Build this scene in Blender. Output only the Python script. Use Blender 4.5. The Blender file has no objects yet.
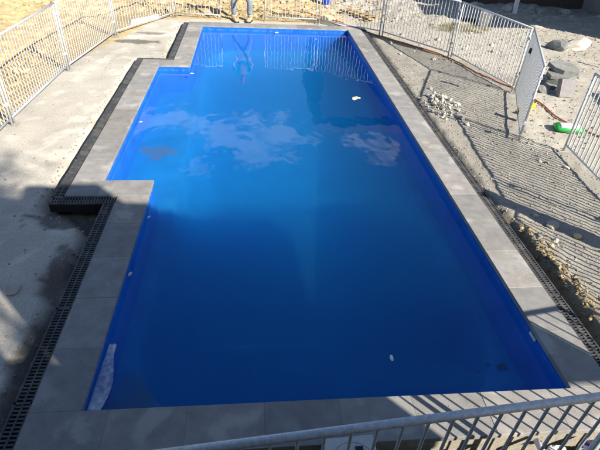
import bpy, bmesh, math, random
import numpy as np
from mathutils import Vector, Matrix, noise

SC = bpy.context.scene
COL = SC.collection
R = math.radians

# ------------------------------------------------------------------ camera
def setup_camera():
    pitch, roll, yaw = 0.63362, 0.05986, -0.11941
    cy, sy = math.cos(yaw), math.sin(yaw)
    fw = Vector((-sy*math.cos(pitch), cy*math.cos(pitch), -math.sin(pitch)))
    rt = Vector((cy, sy, 0)); up = rt.cross(fw)
    r = math.cos(roll)*rt + math.sin(roll)*up
    u = -math.sin(roll)*rt + math.cos(roll)*up
    m = Matrix(((r.x, u.x, -fw.x, 1.3445), (r.y, u.y, -fw.y, -2.1920),
                (r.z, u.z, -fw.z, 3.3621), (0, 0, 0, 1)))
    c = bpy.data.cameras.new('camera'); o = bpy.data.objects.new('camera', c); COL.objects.link(o)
    o.matrix_world = m
    c.sensor_width = 36; c.lens = 473.485/600*36; c.clip_start = 0.05; c.clip_end = 2000
    SC.camera = o
setup_camera()

# ------------------------------------------------------------------ light
SUN_TRAVEL = 133.0      # azimuth the light travels towards (math degrees from +x)
SUN_EL = 33.0
def setup_light():
    a, e = R(SUN_TRAVEL), R(SUN_EL)
    d = Vector((math.cos(a)*math.cos(e), math.sin(a)*math.cos(e), -math.sin(e)))
    L = bpy.data.lights.new('sun', 'SUN'); L.energy = 5.0; L.angle = R(0.53); L.color = (1.0, 0.915, 0.78)
    o = bpy.data.objects.new('sun', L); COL.objects.link(o)
    o.rotation_euler = d.to_track_quat('-Z', 'Y').to_euler(); o.location = (8, -8, 12)
    w = bpy.data.worlds.new('World'); SC.world = w; w.use_nodes = True
    nt = w.node_tree; nt.nodes.clear()
    out = nt.nodes.new('ShaderNodeOutputWorld'); bg = nt.nodes.new('ShaderNodeBackground')
    sky = nt.nodes.new('ShaderNodeTexSky'); sky.sky_type = 'NISHITA'; sky.sun_disc = False
    sky.sun_elevation = e
    s = -d
    sky.sun_rotation = math.atan2(s.x, s.y)
    sky.air_density = 1.0; sky.dust_density = 0.6; sky.ozone_density = 3.0
    # scattered clouds in the sky
    tc = nt.nodes.new('ShaderNodeTexCoord')
    mp = nt.nodes.new('ShaderNodeMapping'); mp.inputs['Scale'].default_value = (1.0, 1.0, 2.6)
    mp.inputs['Location'].default_value = CLOUD_SHIFT
    nz = nt.nodes.new('ShaderNodeTexNoise'); nz.inputs['Scale'].default_value = 10.0
    nz.inputs['Detail'].default_value = 9; nz.inputs['Roughness'].default_value = 0.55
    l = nt.links.new
    def bank(az, el_, wa, we, amp):
        # soft elliptical weight round one bearing of the sky
        d = Vector((math.sin(R(az))*math.cos(R(el_)), math.cos(R(az))*math.cos(R(el_)), math.sin(R(el_))))
        sb = nt.nodes.new('ShaderNodeVectorMath'); sb.operation = 'SUBTRACT'; sb.inputs[1].default_value = d; l(tc.outputs['Generated'], sb.inputs[0])
        sc_ = nt.nodes.new('ShaderNodeVectorMath'); sc_.operation = 'MULTIPLY'; sc_.inputs[1].default_value = (1/wa, .7/we, 1/we); l(sb.outputs[0], sc_.inputs[0])
        ln = nt.nodes.new('ShaderNodeVectorMath'); ln.operation = 'LENGTH'; l(sc_.outputs[0], ln.inputs[0])
        mr = nt.nodes.new('ShaderNodeMapRange'); mr.interpolation_type = 'SMOOTHSTEP'
        mr.inputs['From Min'].default_value = 1.25; mr.inputs['From Max'].default_value = 0.2; mr.inputs['To Max'].default_value = amp
        l(ln.outputs['Value'], mr.inputs['Value']); return mr.outputs[0]
    tot = None
    for args in CLOUD_BANKS:
        b_ = bank(*args)
        if tot is None: tot = b_
        else:
            a_ = nt.nodes.new('ShaderNodeMath'); a_.operation = 'MAXIMUM'; l(tot, a_.inputs[0]); l(b_, a_.inputs[1]); tot = a_.outputs[0]
    ad = nt.nodes.new('ShaderNodeMath'); ad.operation = 'MULTIPLY_ADD'; ad.inputs[1].default_value = 0.22
    l(tc.outputs['Generated'], mp.inputs[0]); l(mp.outputs[0], nz.inputs[0]); l(tot, ad.inputs[0]); l(nz.outputs[0], ad.inputs[2])
    rp = nt.nodes.new('ShaderNodeValToRGB')
    rp.color_ramp.elements[0].position = 0.615; rp.color_ramp.elements[1].position = 0.73
    l(ad.outputs[0], rp.inputs[0])
    mx = nt.nodes.new('ShaderNodeMix'); mx.data_type = 'RGBA'
    mx.inputs[7].default_value = (7.6, 8.0, 8.6, 1)
    lim = nt.nodes.new('ShaderNodeMath'); lim.operation = 'MULTIPLY'; lim.inputs[1].default_value = 2.2; lim.use_clamp = True; l(tot, lim.inputs[0])
    fin = nt.nodes.new('ShaderNodeMath'); fin.operation = 'MULTIPLY'; l(rp.outputs[0], fin.inputs[0]); l(lim.outputs[0], fin.inputs[1])
    l(fin.outputs[0], mx.inputs[0])
    l(sky.outputs[0], mx.inputs[6]); l(mx.outputs[2], bg.inputs[0]); l(bg.outputs[0], out.inputs[0])
    bg.inputs[1].default_value = 0.074
# bearing from +y towards +x, elevation, half widths, weight
CLOUD_BANKS = [(0, 25.8, .17, .060, 1.0), (-14, 23.5, .14, .05, .85), (16, 26.5, .11, .035, .9), (-8, 29.5, .05, .03, .8)]
CLOUD_SHIFT = (0.35, 0.1, 0.0)
setup_light()
SC.view_settings.view_transform = 'Standard'; SC.view_settings.look = 'None'
SC.view_settings.gamma = 1; SC.view_settings.use_curve_mapping = False
SC.view_settings.exposure = 1.06
SC.render.engine = 'CYCLES'
SC.cycles.use_denoising = True
SC.cycles.max_bounces = 10; SC.cycles.transparent_max_bounces = 16; SC.cycles.volume_bounces = 5
SC.cycles.caustics_reflective = False; SC.cycles.caustics_refractive = False

# ------------------------------------------------------------------ materials
MATS = {}
def mat(name, col, rough=0.7, metallic=0.0, var=0.25, scale=12.0, col2=None, bump=0.0, bscale=None,
        spec=0.4, attr=None, speck=None, coat=0.0):
    """Procedural material: colour varied by layered noise, optional per-face attribute and bump."""
    if name in MATS: return MATS[name]
    m = bpy.data.materials.new(name); m.use_nodes = True; MATS[name] = m
    nt = m.node_tree; N = nt.nodes; l = nt.links.new
    b = N['Principled BSDF']
    b.inputs['Roughness'].default_value = rough; b.inputs['Metallic'].default_value = metallic
    b.inputs['Specular IOR Level'].default_value = spec
    b.inputs['Coat Weight'].default_value = coat
    tc = N.new('ShaderNodeTexCoord')
    geo = N.new('ShaderNodeNewGeometry')
    n1 = N.new('ShaderNodeTexNoise'); n1.inputs['Scale'].default_value = scale; n1.inputs['Detail'].default_value = 8
    n1.inputs['Roughness'].default_value = 0.65
    l(geo.outputs['Position'], n1.inputs[0])
    c2 = col2 or tuple(c*(1-var) for c in col); c1 = tuple(min(1, c*(1+var*0.6)) for c in col)
    rp = N.new('ShaderNodeValToRGB'); rp.color_ramp.elements[0].position = 0.3; rp.color_ramp.elements[1].position = 0.72
    rp.color_ramp.elements[0].color = (*c2, 1); rp.color_ramp.elements[1].color = (*c1, 1)
    l(n1.outputs[0], rp.inputs[0])
    cur = rp.outputs[0]
    if speck:
        sc_, thr, sc_col = speck
        n2 = N.new('ShaderNodeTexNoise'); n2.inputs['Scale'].default_value = sc_; n2.inputs['Detail'].default_value = 5
        l(geo.outputs['Position'], n2.inputs[0])
        r2 = N.new('ShaderNodeValToRGB'); r2.color_ramp.elements[0].position = thr; r2.color_ramp.elements[1].position = thr+0.08
        l(n2.outputs[0], r2.inputs[0])
        mx = N.new('ShaderNodeMix'); mx.data_type = 'RGBA'; mx.inputs[7].default_value = (*sc_col, 1)
        l(r2.outputs[0], mx.inputs[0]); l(cur, mx.inputs[6]); cur = mx.outputs[2]
    if attr:
        at = N.new('ShaderNodeVertexColor'); at.layer_name = attr
        mm = N.new('ShaderNodeMix'); mm.data_type = 'RGBA'; mm.blend_type = 'MULTIPLY'; mm.inputs[0].default_value = 1
        l(cur, mm.inputs[6]); l(at.outputs[0], mm.inputs[7]); cur = mm.outputs[2]
    l(cur, b.inputs['Base Color'])
    if bump:
        n3 = N.new('ShaderNodeTexNoise'); n3.inputs['Scale'].default_value = bscale or scale*4; n3.inputs['Detail'].default_value = 6
        l(geo.outputs['Position'], n3.inputs[0])
        bp = N.new('ShaderNodeBump'); bp.inputs['Strength'].default_value = bump; bp.inputs['Distance'].default_value = 0.02
        l(n3.outputs[0], bp.inputs['Height']); l(bp.outputs[0], b.inputs['Normal'])
    return m

GALV = mat('galvanised_steel', (0.62, 0.64, 0.66), 0.45, 0.35, var=0.25, scale=30, bump=0.05)
GALV_NEAR = mat('dull_galvanised_steel', (0.50, 0.545, 0.60), 0.5, 0.35, var=0.3, scale=45, bump=0.12, bscale=160, speck=(60, .62, (.6, .63, .66)))
COPE = mat('bluestone_paver', (0.266, 0.259, 0.25), 0.72, var=0.25, scale=5.5, bump=0.12, bscale=90, attr='tone', speck=(2.6, .57, (.35, .335, .315)))
MORTAR = mat('mortar', (0.33, 0.30, 0.25), 0.9, var=0.3, scale=20, bump=0.3)
CONC = mat('raw_concrete', (0.36, 0.345, 0.31), 0.9, var=0.3, scale=8, bump=0.3)
GRATE = mat('dark_drain_plastic', (0.062, 0.064, 0.070), 0.55, var=0.4, scale=25, spec=0.4, speck=(6, .50, (.095, .093, .09)))
GUTTER = mat('gutter_black', (0.012, 0.012, 0.013), 0.8)
STONE = mat('pale_rubble', (0.40, 0.375, 0.33), 0.9, var=0.35, scale=9, bump=0.35)
SAND = mat('sandstone', (0.52, 0.42, 0.27), 0.92, var=0.35, scale=7, bump=0.35)
GREYST = mat('grey_stone', (0.21, 0.22, 0.21), 0.85, var=0.35, scale=8, bump=0.3)
CHALK = mat('white_stone', (0.47, 0.44, 0.39), 0.9, var=0.2, scale=8, bump=0.3)
WHITEP = mat('white_plastic', (0.74, 0.74, 0.72), 0.45, var=0.1, scale=10)
GREYP = mat('pale_grey_board', (0.50, 0.50, 0.49), 0.7, var=0.15, scale=9, bump=0.08)
BLACKP = mat('black_rubber', (0.015, 0.015, 0.016), 0.5)
ORANGE = mat('red_orange_hose', (0.42, 0.13, 0.07), 0.5, var=0.2)
BLUEP = mat('blue_plastic', (0.03, 0.08, 0.55), 0.4)
GREENB = mat('green_bag', (0.02, 0.36, 0.07), 0.4, var=0.15)
YELLOW = mat('yellow_plastic', (0.75, 0.55, 0.02), 0.45, var=0.1)
TIMBER = mat('weathered_timber', (0.34, 0.24, 0.12), 0.85, var=0.4, scale=22, bump=0.25)
BRICK = mat('dark_brick', (0.085, 0.06, 0.05), 0.85, var=0.35, scale=16, bump=0.3)
RENDERW = mat('house_render', (0.30, 0.28, 0.25), 0.85, var=0.15, scale=5)
ROOF = mat('roof_tile', (0.10, 0.09, 0.09), 0.7, var=0.3, scale=8)
GLASS = mat('window_glass', (0.02, 0.025, 0.03), 0.08, var=0.1, spec=0.8)
CLAYM = mat('clay', (0.40, 0.31, 0.19), 0.95, var=0.4, scale=9, bump=0.5, bscale=40)

# ------------------------------------------------------------------ mesh helpers
class MB:
    def __init__(s): s.v = []; s.f = []; s.tone = []; s.smooth = False
    def quadmesh(s, V, F, tone=1.0):
        b = len(s.v); s.v += [tuple(p) for p in V]; s.f += [tuple(i+b for i in f) for f in F]; s.tone += [tone]*len(V)
    def box(s, c, d, M=None, tone=1.0, bev=0.0):
        cx, cy, cz = c; x, y, z = d[0]/2, d[1]/2, d[2]/2
        if bev <= 0:
            V = [(-x,-y,-z),(x,-y,-z),(x,y,-z),(-x,y,-z),(-x,-y,z),(x,-y,z),(x,y,z),(-x,y,z)]
            F = [(0,3,2,1),(4,5,6,7),(0,1,5,4),(1,2,6,5),(2,3,7,6),(3,0,4,7)]
        else:
            k = bev
            V = [(-x,-y,-z),(x,-y,-z),(x,y,-z),(-x,y,-z),(-x,-y,z-k),(x,-y,z-k),(x,y,z-k),(-x,y,z-k),
                 (-x+k,-y+k,z),(x-k,-y+k,z),(x-k,y-k,z),(-x+k,y-k,z)]
            F = [(0,3,2,1),(0,1,5,4),(1,2,6,5),(2,3,7,6),(3,0,4,7),(4,5,9,8),(5,6,10,9),(6,7,11,10),(7,4,8,11),(8,9,10,11)]
        V = [Vector(p) for p in V]
        if M is not None: V = [M @ p for p in V]
        s.quadmesh([(p.x+cx, p.y+cy, p.z+cz) for p in V], F, tone)
    def tube(s, pts, r, n=8, caps=True, tone=1.0):
        pts = [Vector(p) for p in pts]; V = []; F = []
        for i, p in enumerate(pts):
            t = (pts[min(i+1, len(pts)-1)] - pts[max(i-1, 0)]).normalized()
            a = t.cross(Vector((0, 0, 1)));
            if a.length < 1e-3: a = t.cross(Vector((1, 0, 0)))
            a.normalize(); b = t.cross(a)
            rr = r[i] if isinstance(r, (list, tuple)) else r
            for k in range(n):
                q = 2*math.pi*k/n; V.append(p + rr*(math.cos(q)*a + math.sin(q)*b))
        for i in range(len(pts)-1):
            for k in range(n):
                F.append((i*n+k, i*n+(k+1) % n, (i+1)*n+(k+1) % n, (i+1)*n+k))
        if caps: F.append(tuple(range(n))[::-1]); F.append(tuple((len(pts)-1)*n+k for k in range(n)))
        s.quadmesh(V, F, tone)
    def lathe(s, prof, c=(0, 0, 0), n=24, M=None, tone=1.0):
        V = []; F = []
        for (r, z) in prof:
            for k in range(n):
                q = 2*math.pi*k/n; p = Vector((r*math.cos(q), r*math.sin(q), z))
                if M is not None: p = M @ p
                V.append((p.x+c[0], p.y+c[1], p.z+c[2]))
        for i in range(len(prof)-1):
            for k in range(n): F.append((i*n+k, i*n+(k+1) % n, (i+1)*n+(k+1) % n, (i+1)*n+k))
        s.quadmesh(V, F, tone)
    def prism(s, poly, z0, z1, tone=1.0):
        n = len(poly); V = [(x, y, z0) for x, y in poly] + [(x, y, z1) for x, y in poly]
        F = [tuple(range(n))[::-1], tuple(range(n, 2*n))] + [(i, (i+1) % n, n+(i+1) % n, n+i) for i in range(n)]
        s.quadmesh(V, F, tone)
    def build(s, name, m, parent=None, smooth=False, link=True):
        me = bpy.data.meshes.new(name); me.from_pydata(s.v, [], s.f); me.update()
        ca = me.color_attributes.new('tone', 'FLOAT_COLOR', 'POINT')
        arr = np.ones((len(s.v), 4), np.float32)
        t = np.array([x if isinstance(x, (tuple, list)) else (x, x, x) for x in s.tone], np.float32)
        if len(t): arr[:, :3] = t
        ca.data.foreach_set('color', arr.ravel())
        me.materials.append(m)
        bm = bmesh.new(); bm.from_mesh(me); bmesh.ops.recalc_face_normals(bm, faces=bm.faces); bm.to_mesh(me); bm.free()
        if smooth:
            me.polygons.foreach_set('use_smooth', [True]*len(me.polygons))
        o = bpy.data.objects.new(name, me); COL.objects.link(o)
        if parent: o.parent = parent
        return o

def tag(o, label=None, cat=None, group=None, kind=None):
    if label: o['label'] = label
    if cat: o['category'] = cat
    if group: o['group'] = group
    if kind: o['kind'] = kind
    return o
def empty(name, loc=(0, 0, 0), rz=0, label=None, cat=None, group=None):
    o = bpy.data.objects.new(name, None); COL.objects.link(o); o.location = loc; o.rotation_euler = (0, 0, rz)
    return tag(o, label, cat, group)
def copy_tree(o, parent=None):
    c = o.copy(); COL.objects.link(c)
    if parent: c.parent = parent
    for ch in list(o.children): copy_tree(ch, c)
    return c

# ------------------------------------------------------------------ pool geometry constants
W, L = 4.0, 11.47
BX, BY0, BY1 = -0.65, 3.40, 8.11          # side bay
CW = 0.375                                # coping width
DW = 0.15                                 # drain width
ZW = -0.108                               # water level

def fbm(x, y, s, o=4, seed=0.0):
    return noise.fractal(Vector((x*s+seed, y*s-seed*0.7, seed*1.3)), 1.0, 2.0, o)
def sstep(a, b, x):
    t = min(1, max(0, (x-a)/(b-a))); return t*t*(3-2*t)

def outer_dist(x, y):
    """signed distance (negative inside) to the outer line of coping plus drain, roughly"""
    m = CW+DW
    def rect(x0, y0, x1, y1):
        dx = max(x0-x, x-x1); dy = max(y0-y, y-y1)
        return max(dx, dy) if (dx < 0 or dy < 0) else math.hypot(dx, dy)
    a = rect(-m, -CW, W+m, L+CW)
    b = rect(BX-m, BY0-m, 0.3, BY1+m)
    return min(a, b)

def ground_h(x, y):
    d = outer_dist(x, y)
    if d < -0.09: return -3.0
    h = -0.075 + 0.012*fbm(x, y, 0.9, 3, 3)
    n = fbm(x, y, 4.0, 4, 9)
    n2 = fbm(x, y, 11.0, 3, 5)
    left = x < 0
    far = sstep(12.1, 13.5, y)
    outl = sstep(-2.6, -3.4, x)
    rightg = sstep(4.5, 4.9, x)
    rough = 0.006*(1-far) + 0.05*far + 0.05*outl + 0.002*rightg
    h += rough*n + (0.4*rough+0.009*rightg)*n2
    h += far*(0.14*fbm(x, y, 0.55, 3, 21) + 0.02)
    h += outl*(0.10*fbm(x, y, 0.6, 3, 41) + 0.02*(-2.6-x))
    # soil trench left open beside the drains
    wv = 0.10 + 0.05*fbm(x, y, 2.2, 3, 7)
    if y > -0.6 and d < 0.7:
        if left:
            dep = 0.11+.04*sstep(4, 3.2, y)
            wid = wv + .03*sstep(4, 3.2, y) + (0.16*sstep(0.2, 0.45, fbm(x, y, 1.1, 2, 77)) if y < 4 else 0)
        else:
            dep = 0.07 + 0.20*(sstep(2.9, 1.9, y))
            wid = 0.05 + 0.10*sstep(3.0, 1.6, y) + 0.05*fbm(x, y, 3.0, 3, 17)
        if y > L+CW: dep = 0.02
        h -= dep*(1-sstep(wid*0.75, wid*1.25+0.02, d))
        if not left and y < 3.2:
            h += 0.05*sstep(wid, wid+.08, d)*(1-sstep(wid+.1, wid+.45, d))*(0.6+n)*sstep(3.2, 2.4, y)
    # spot in front of the bay step
    if x < -0.4 and y < 3.2:
        q = math.hypot((x+0.85)/0.55, (y-2.68)/0.24)
        h -= 0.05*(1-sstep(0.7, 1.15, q+0.25*n))
    # near strip behind the near coping
    h -= 0.035*sstep(-0.36, -0.42, y)+0.12*sstep(-.8, -1.2, y)
    if y < -0.36: h += 0.02*n + 0.015*n2
    return h

def ground_col(x, y):
    n = fbm(x, y, 1.6, 4, 2); n2 = fbm(x, y, 6.0, 4, 12); n3 = fbm(x, y, 0.45, 3, 31)
    c = np.array([0.60, 0.56, 0.49])                       # pale slab / dust
    right = np.array([0.37, 0.35, 0.305]); sand = np.array([0.60, 0.47, 0.26]); grav = np.array([0.50, 0.47, 0.41])
    c = c*(1+0.10*n+0.05*n2)
    d = outer_dist(x, y)
    wr = sstep(4.3, 4.5, x)
    c = c*(1-wr) + wr*right*(1+0.14*n+0.10*n2)
    # yellow clay along the fence line on the right
    yl = sstep(0.35, 0.0, abs((x-4.9)*0.60+(y-11.0)*0.57 - 0.0 + 0.15*n))*sstep(4.5, 5, x)
    c = c*(1-0.6*yl) + 0.6*yl*np.array([0.50, 0.39, 0.20])
    # far and outside-left sand
    fence_left = -2.55 + 0.08*n if y < 8 else -2.5+(y-8)*0.30+0.08*n
    wl = sstep(fence_left-0.02, fence_left-0.22, x)
    wf = sstep(12.25, 12.55, y+0.08*n2)*sstep(6.0, 3.6, x+0.8*n)
    ws = max(wl, wf)
    c = c*(1-ws) + ws*sand*(1+0.16*n+0.14*n2)
    # gravel yard beyond the right fences
    side = (x-4.89)*0.82+(y-11.2)*0.57                      # beyond the first two fences
    side2 = (x-6.75)*0.92-(y-7.04)*0.39 if y < 7.04 else side
    wg = sstep(-0.05, 0.25, min(side, 9) if y >= 7.04 else side2)*sstep(3.6, 4.6, x)
    if y < 4.4: wg = sstep(6.45, 6.7, x)*0.6
    c = c*(1-wg) + wg*grav*(1+0.12*n+0.12*n2)
    # weed patch soil
    q = math.hypot((x-7.6)/1.0, (y-12.2)/0.55)+0.35*n
    k = 1-sstep(0.7, 1.1, q); c = c*(1-0.55*k)+0.55*k*np.array([0.22, 0.20, 0.10])
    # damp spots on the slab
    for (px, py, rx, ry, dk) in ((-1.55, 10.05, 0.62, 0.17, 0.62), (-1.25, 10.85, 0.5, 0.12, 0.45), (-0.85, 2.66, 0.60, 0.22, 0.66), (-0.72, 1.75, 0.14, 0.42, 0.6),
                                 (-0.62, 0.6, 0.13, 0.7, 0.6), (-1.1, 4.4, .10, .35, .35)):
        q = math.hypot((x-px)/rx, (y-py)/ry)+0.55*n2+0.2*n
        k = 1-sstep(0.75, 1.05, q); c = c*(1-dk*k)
    # darker soil close to the drains and in the open trench
    if d < 0.5 and y > -0.6:
        k = 1-sstep(0.03, 0.14+0.06*n2+(.08*n if x < 0 and y < 4 else 0), d); w_ = .75 if x < 0 and y < 4 else .5; c = c*(1-w_*k) + w_*k*np.array([0.13, 0.11, 0.075])
        if x > 4.3 and y < 3:
            k = (1-sstep(0.2, 0.45, d+0.15*n))*sstep(3, 2, y); c = c*(1-0.6*k)+0.6*k*np.array([0.40, 0.30, 0.16])*(1+.3*n2)
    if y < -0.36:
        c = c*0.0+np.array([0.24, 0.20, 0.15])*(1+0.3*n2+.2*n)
    # old crack lines / stains in the slab
    if x < -0.5 and x > -2.6:
        c = c*(1-0.10*sstep(0.25, 0.6, n3)) * (1-0.10*sstep(0.3, .6, fbm(x, y, 3.1, 4, 55)))
    if -2.4 < x < -0.5 and y < 12:                          # pale mortar spills
        c = c*(1+0.22*sstep(.30, .42, fbm(x, y, 2.7, 3, 91)))
    return np.clip(c, 0.02, 0.75)

def build_ground():
    def axis(a, b, lo, hi, fine, coarse):
        v = list(np.arange(lo, hi, fine)); s = fine; p = lo
        left = []
        while p > a: s = min(s*1.35, coarse); p -= s; left.append(p)
        s = fine; p = v[-1]
        while p < b: s = min(s*1.35, coarse); p += s; v.append(p)
        return left[::-1]+v
    xs = axis(-600, 600, -5.2, 12.5, 0.055, 60); ys = axis(-300, 900, -1.3, 16.5, 0.055, 60)
    nx, ny = len(xs), len(ys)
    V = []; C = []
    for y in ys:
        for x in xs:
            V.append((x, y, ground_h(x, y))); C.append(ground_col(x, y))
    F = [(j*nx+i, j*nx+i+1, (j+1)*nx+i+1, (j+1)*nx+i) for j in range(ny-1) for i in range(nx-1)]
    me = bpy.data.meshes.new('ground'); me.from_pydata(V, [], F); me.update()
    ca = me.color_attributes.new('tone', 'FLOAT_COLOR', 'POINT')
    arr = np.ones((len(V), 4), np.float32); arr[:, :3] = np.array(C); ca.data.foreach_set('color', arr.ravel())
    me.polygons.foreach_set('use_smooth', [True]*len(me.polygons))
    m = mat('bare_ground', (0.92, 0.92, 0.92), 0.95, var=0.28, scale=42, bump=0.55, bscale=110, attr='tone', spec=0.15, speck=(150, 0.64, (.55, .53, .5)))
    me.materials.append(m)
    o = bpy.data.objects.new('ground', me); COL.objects.link(o); tag(o, kind='structure')
build_ground()

# ------------------------------------------------------------------ swimming pool
def pool_material(name, g, wall=False):
    m = bpy.data.materials.new(name); m.use_nodes = True; nt = m.node_tree; N = nt.nodes; l = nt.links.new
    b = N['Principled BSDF']; b.inputs['Roughness'].default_value = 0.35 if wall else 0.7; b.inputs['Specular IOR Level'].default_value = 0.5 if wall else 0.2
    geo = N.new('ShaderNodeNewGeometry'); n = N.new('ShaderNodeTexNoise'); n.inputs['Scale'].default_value = 3.0; n.inputs['Detail'].default_value = 6
    l(geo.outputs['Position'], n.inputs[0])
    rp = N.new('ShaderNodeValToRGB'); rp.color_ramp.elements[0].color = (0.006, g, 0.46, 1); rp.color_ramp.elements[1].color = (0.012, g*1.5, 0.60, 1)
    rp.color_ramp.elements[0].position = .3; rp.color_ramp.elements[1].position = .7
    l(n.outputs[0], rp.inputs[0])
    # silt settled on the floor of the bay
    at = N.new('ShaderNodeVertexColor'); at.layer_name = 'tone'
    n2 = N.new('ShaderNodeTexNoise'); n2.inputs['Scale'].default_value = 4.5; n2.inputs['Detail'].default_value = 7
    l(geo.outputs['Position'], n2.inputs[0])
    sub = N.new('ShaderNodeVectorMath'); sub.operation = 'DISTANCE'; sub.inputs[1].default_value = (-0.32, 5.32, -0.62)
    mp = N.new('ShaderNodeVectorMath'); mp.operation = 'MULTIPLY'; mp.inputs[1].default_value = (1, 0.9, 1)
    sub.inputs[1].default_value = (-0.30, 5.32*0.9, -0.62)
    l(geo.outputs['Position'], mp.inputs[0]); l(mp.outputs[0], sub.inputs[0])
    ad = N.new('ShaderNodeMath'); ad.operation = 'MULTIPLY_ADD'; ad.inputs[1].default_value = -1.15; l(sub.outputs['Value'], ad.inputs[0]); l(n2.outputs[0], ad.inputs[2])
    r3 = N.new('ShaderNodeValToRGB'); r3.color_ramp.elements[0].position = 0.16; r3.color_ramp.elements[1].position = 0.27; r3.color_ramp.elements[1].color = (.75, .75, .75, 1)
    l(ad.outputs[0], r3.inputs[0])
    d2 = N.new('ShaderNodeVectorMath'); d2.operation = 'DISTANCE'; d2.inputs[1].default_value = (0.30, 0.30, -0.62); l(geo.outputs['Position'], d2.inputs[0])
    a2 = N.new('ShaderNodeMath'); a2.operation = 'MULTIPLY_ADD'; a2.inputs[1].default_value = -.75; l(d2.outputs['Value'], a2.inputs[0]); l(n2.outputs[0], a2.inputs[2])
    r5 = N.new('ShaderNodeValToRGB'); r5.color_ramp.elements[0].position = .05; r5.color_ramp.elements[1].position = .45; r5.color_ramp.elements[1].color = (.6, .6, .6, 1); l(a2.outputs[0], r5.inputs[0])
    mxm = N.new('ShaderNodeMath'); mxm.operation = 'MAXIMUM'; l(r3.outputs[0], mxm.inputs[0]); l(r5.outputs[0], mxm.inputs[1])
    mx = N.new('ShaderNodeMix'); mx.data_type = 'RGBA'; mx.inputs[7].default_value = (0.13, 0.11, 0.08, 1)
    l(mxm.outputs[0], mx.inputs[0]); l(rp.outputs[0], mx.inputs[6]); cur = mx.outputs[2]
    if wall:                                                # dried scum line just above the water and dusty runs
        sp = N.new('ShaderNodeSeparateXYZ'); l(geo.outputs['Position'], sp.inputs[0])
        mr = N.new('ShaderNodeMapRange'); mr.inputs['From Min'].default_value = ZW+.030; mr.inputs['From Max'].default_value = ZW+.004; mr.inputs['To Max'].default_value = .32; l(sp.outputs[2], mr.inputs['Value'])
        ms = N.new('ShaderNodeMapping'); ms.inputs['Scale'].default_value = (14, 14, 1.2); l(geo.outputs['Position'], ms.inputs[0])
        n4 = N.new('ShaderNodeTexNoise'); n4.inputs['Scale'].default_value = 1; n4.inputs['Detail'].default_value = 5; l(ms.outputs[0], n4.inputs[0])
        r4 = N.new('ShaderNodeValToRGB'); r4.color_ramp.elements[0].position = .42; r4.color_ramp.elements[1].position = .75; l(n4.outputs[0], r4.inputs[0])
        mb_ = N.new('ShaderNodeMapRange'); mb_.inputs['From Min'].default_value = ZW-.012; mb_.inputs['From Max'].default_value = ZW; l(sp.outputs[2], mb_.inputs['Value'])
        mq = N.new('ShaderNodeMath'); mq.operation = 'MULTIPLY'; l(mr.outputs[0], mq.inputs[0]); l(mb_.outputs[0], mq.inputs[1])
        su = N.new('ShaderNodeMath'); su.operation = 'MULTIPLY'; l(mq.outputs[0], su.inputs[0]); l(r4.outputs[0], su.inputs[1])
        s2 = N.new('ShaderNodeMath'); s2.operation = 'MULTIPLY_ADD'; s2.inputs[1].default_value = .02; l(r4.outputs[0], s2.inputs[0]); l(su.outputs[0], s2.inputs[2])
        m4 = N.new('ShaderNodeMix'); m4.data_type = 'RGBA'; m4.inputs[7].default_value = (.30, .36, .46, 1); l(s2.outputs[0], m4.inputs[0]); l(cur, m4.inputs[6]); cur = m4.outputs[2]
    l(cur, b.inputs['Base Color'])
    return m

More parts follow.
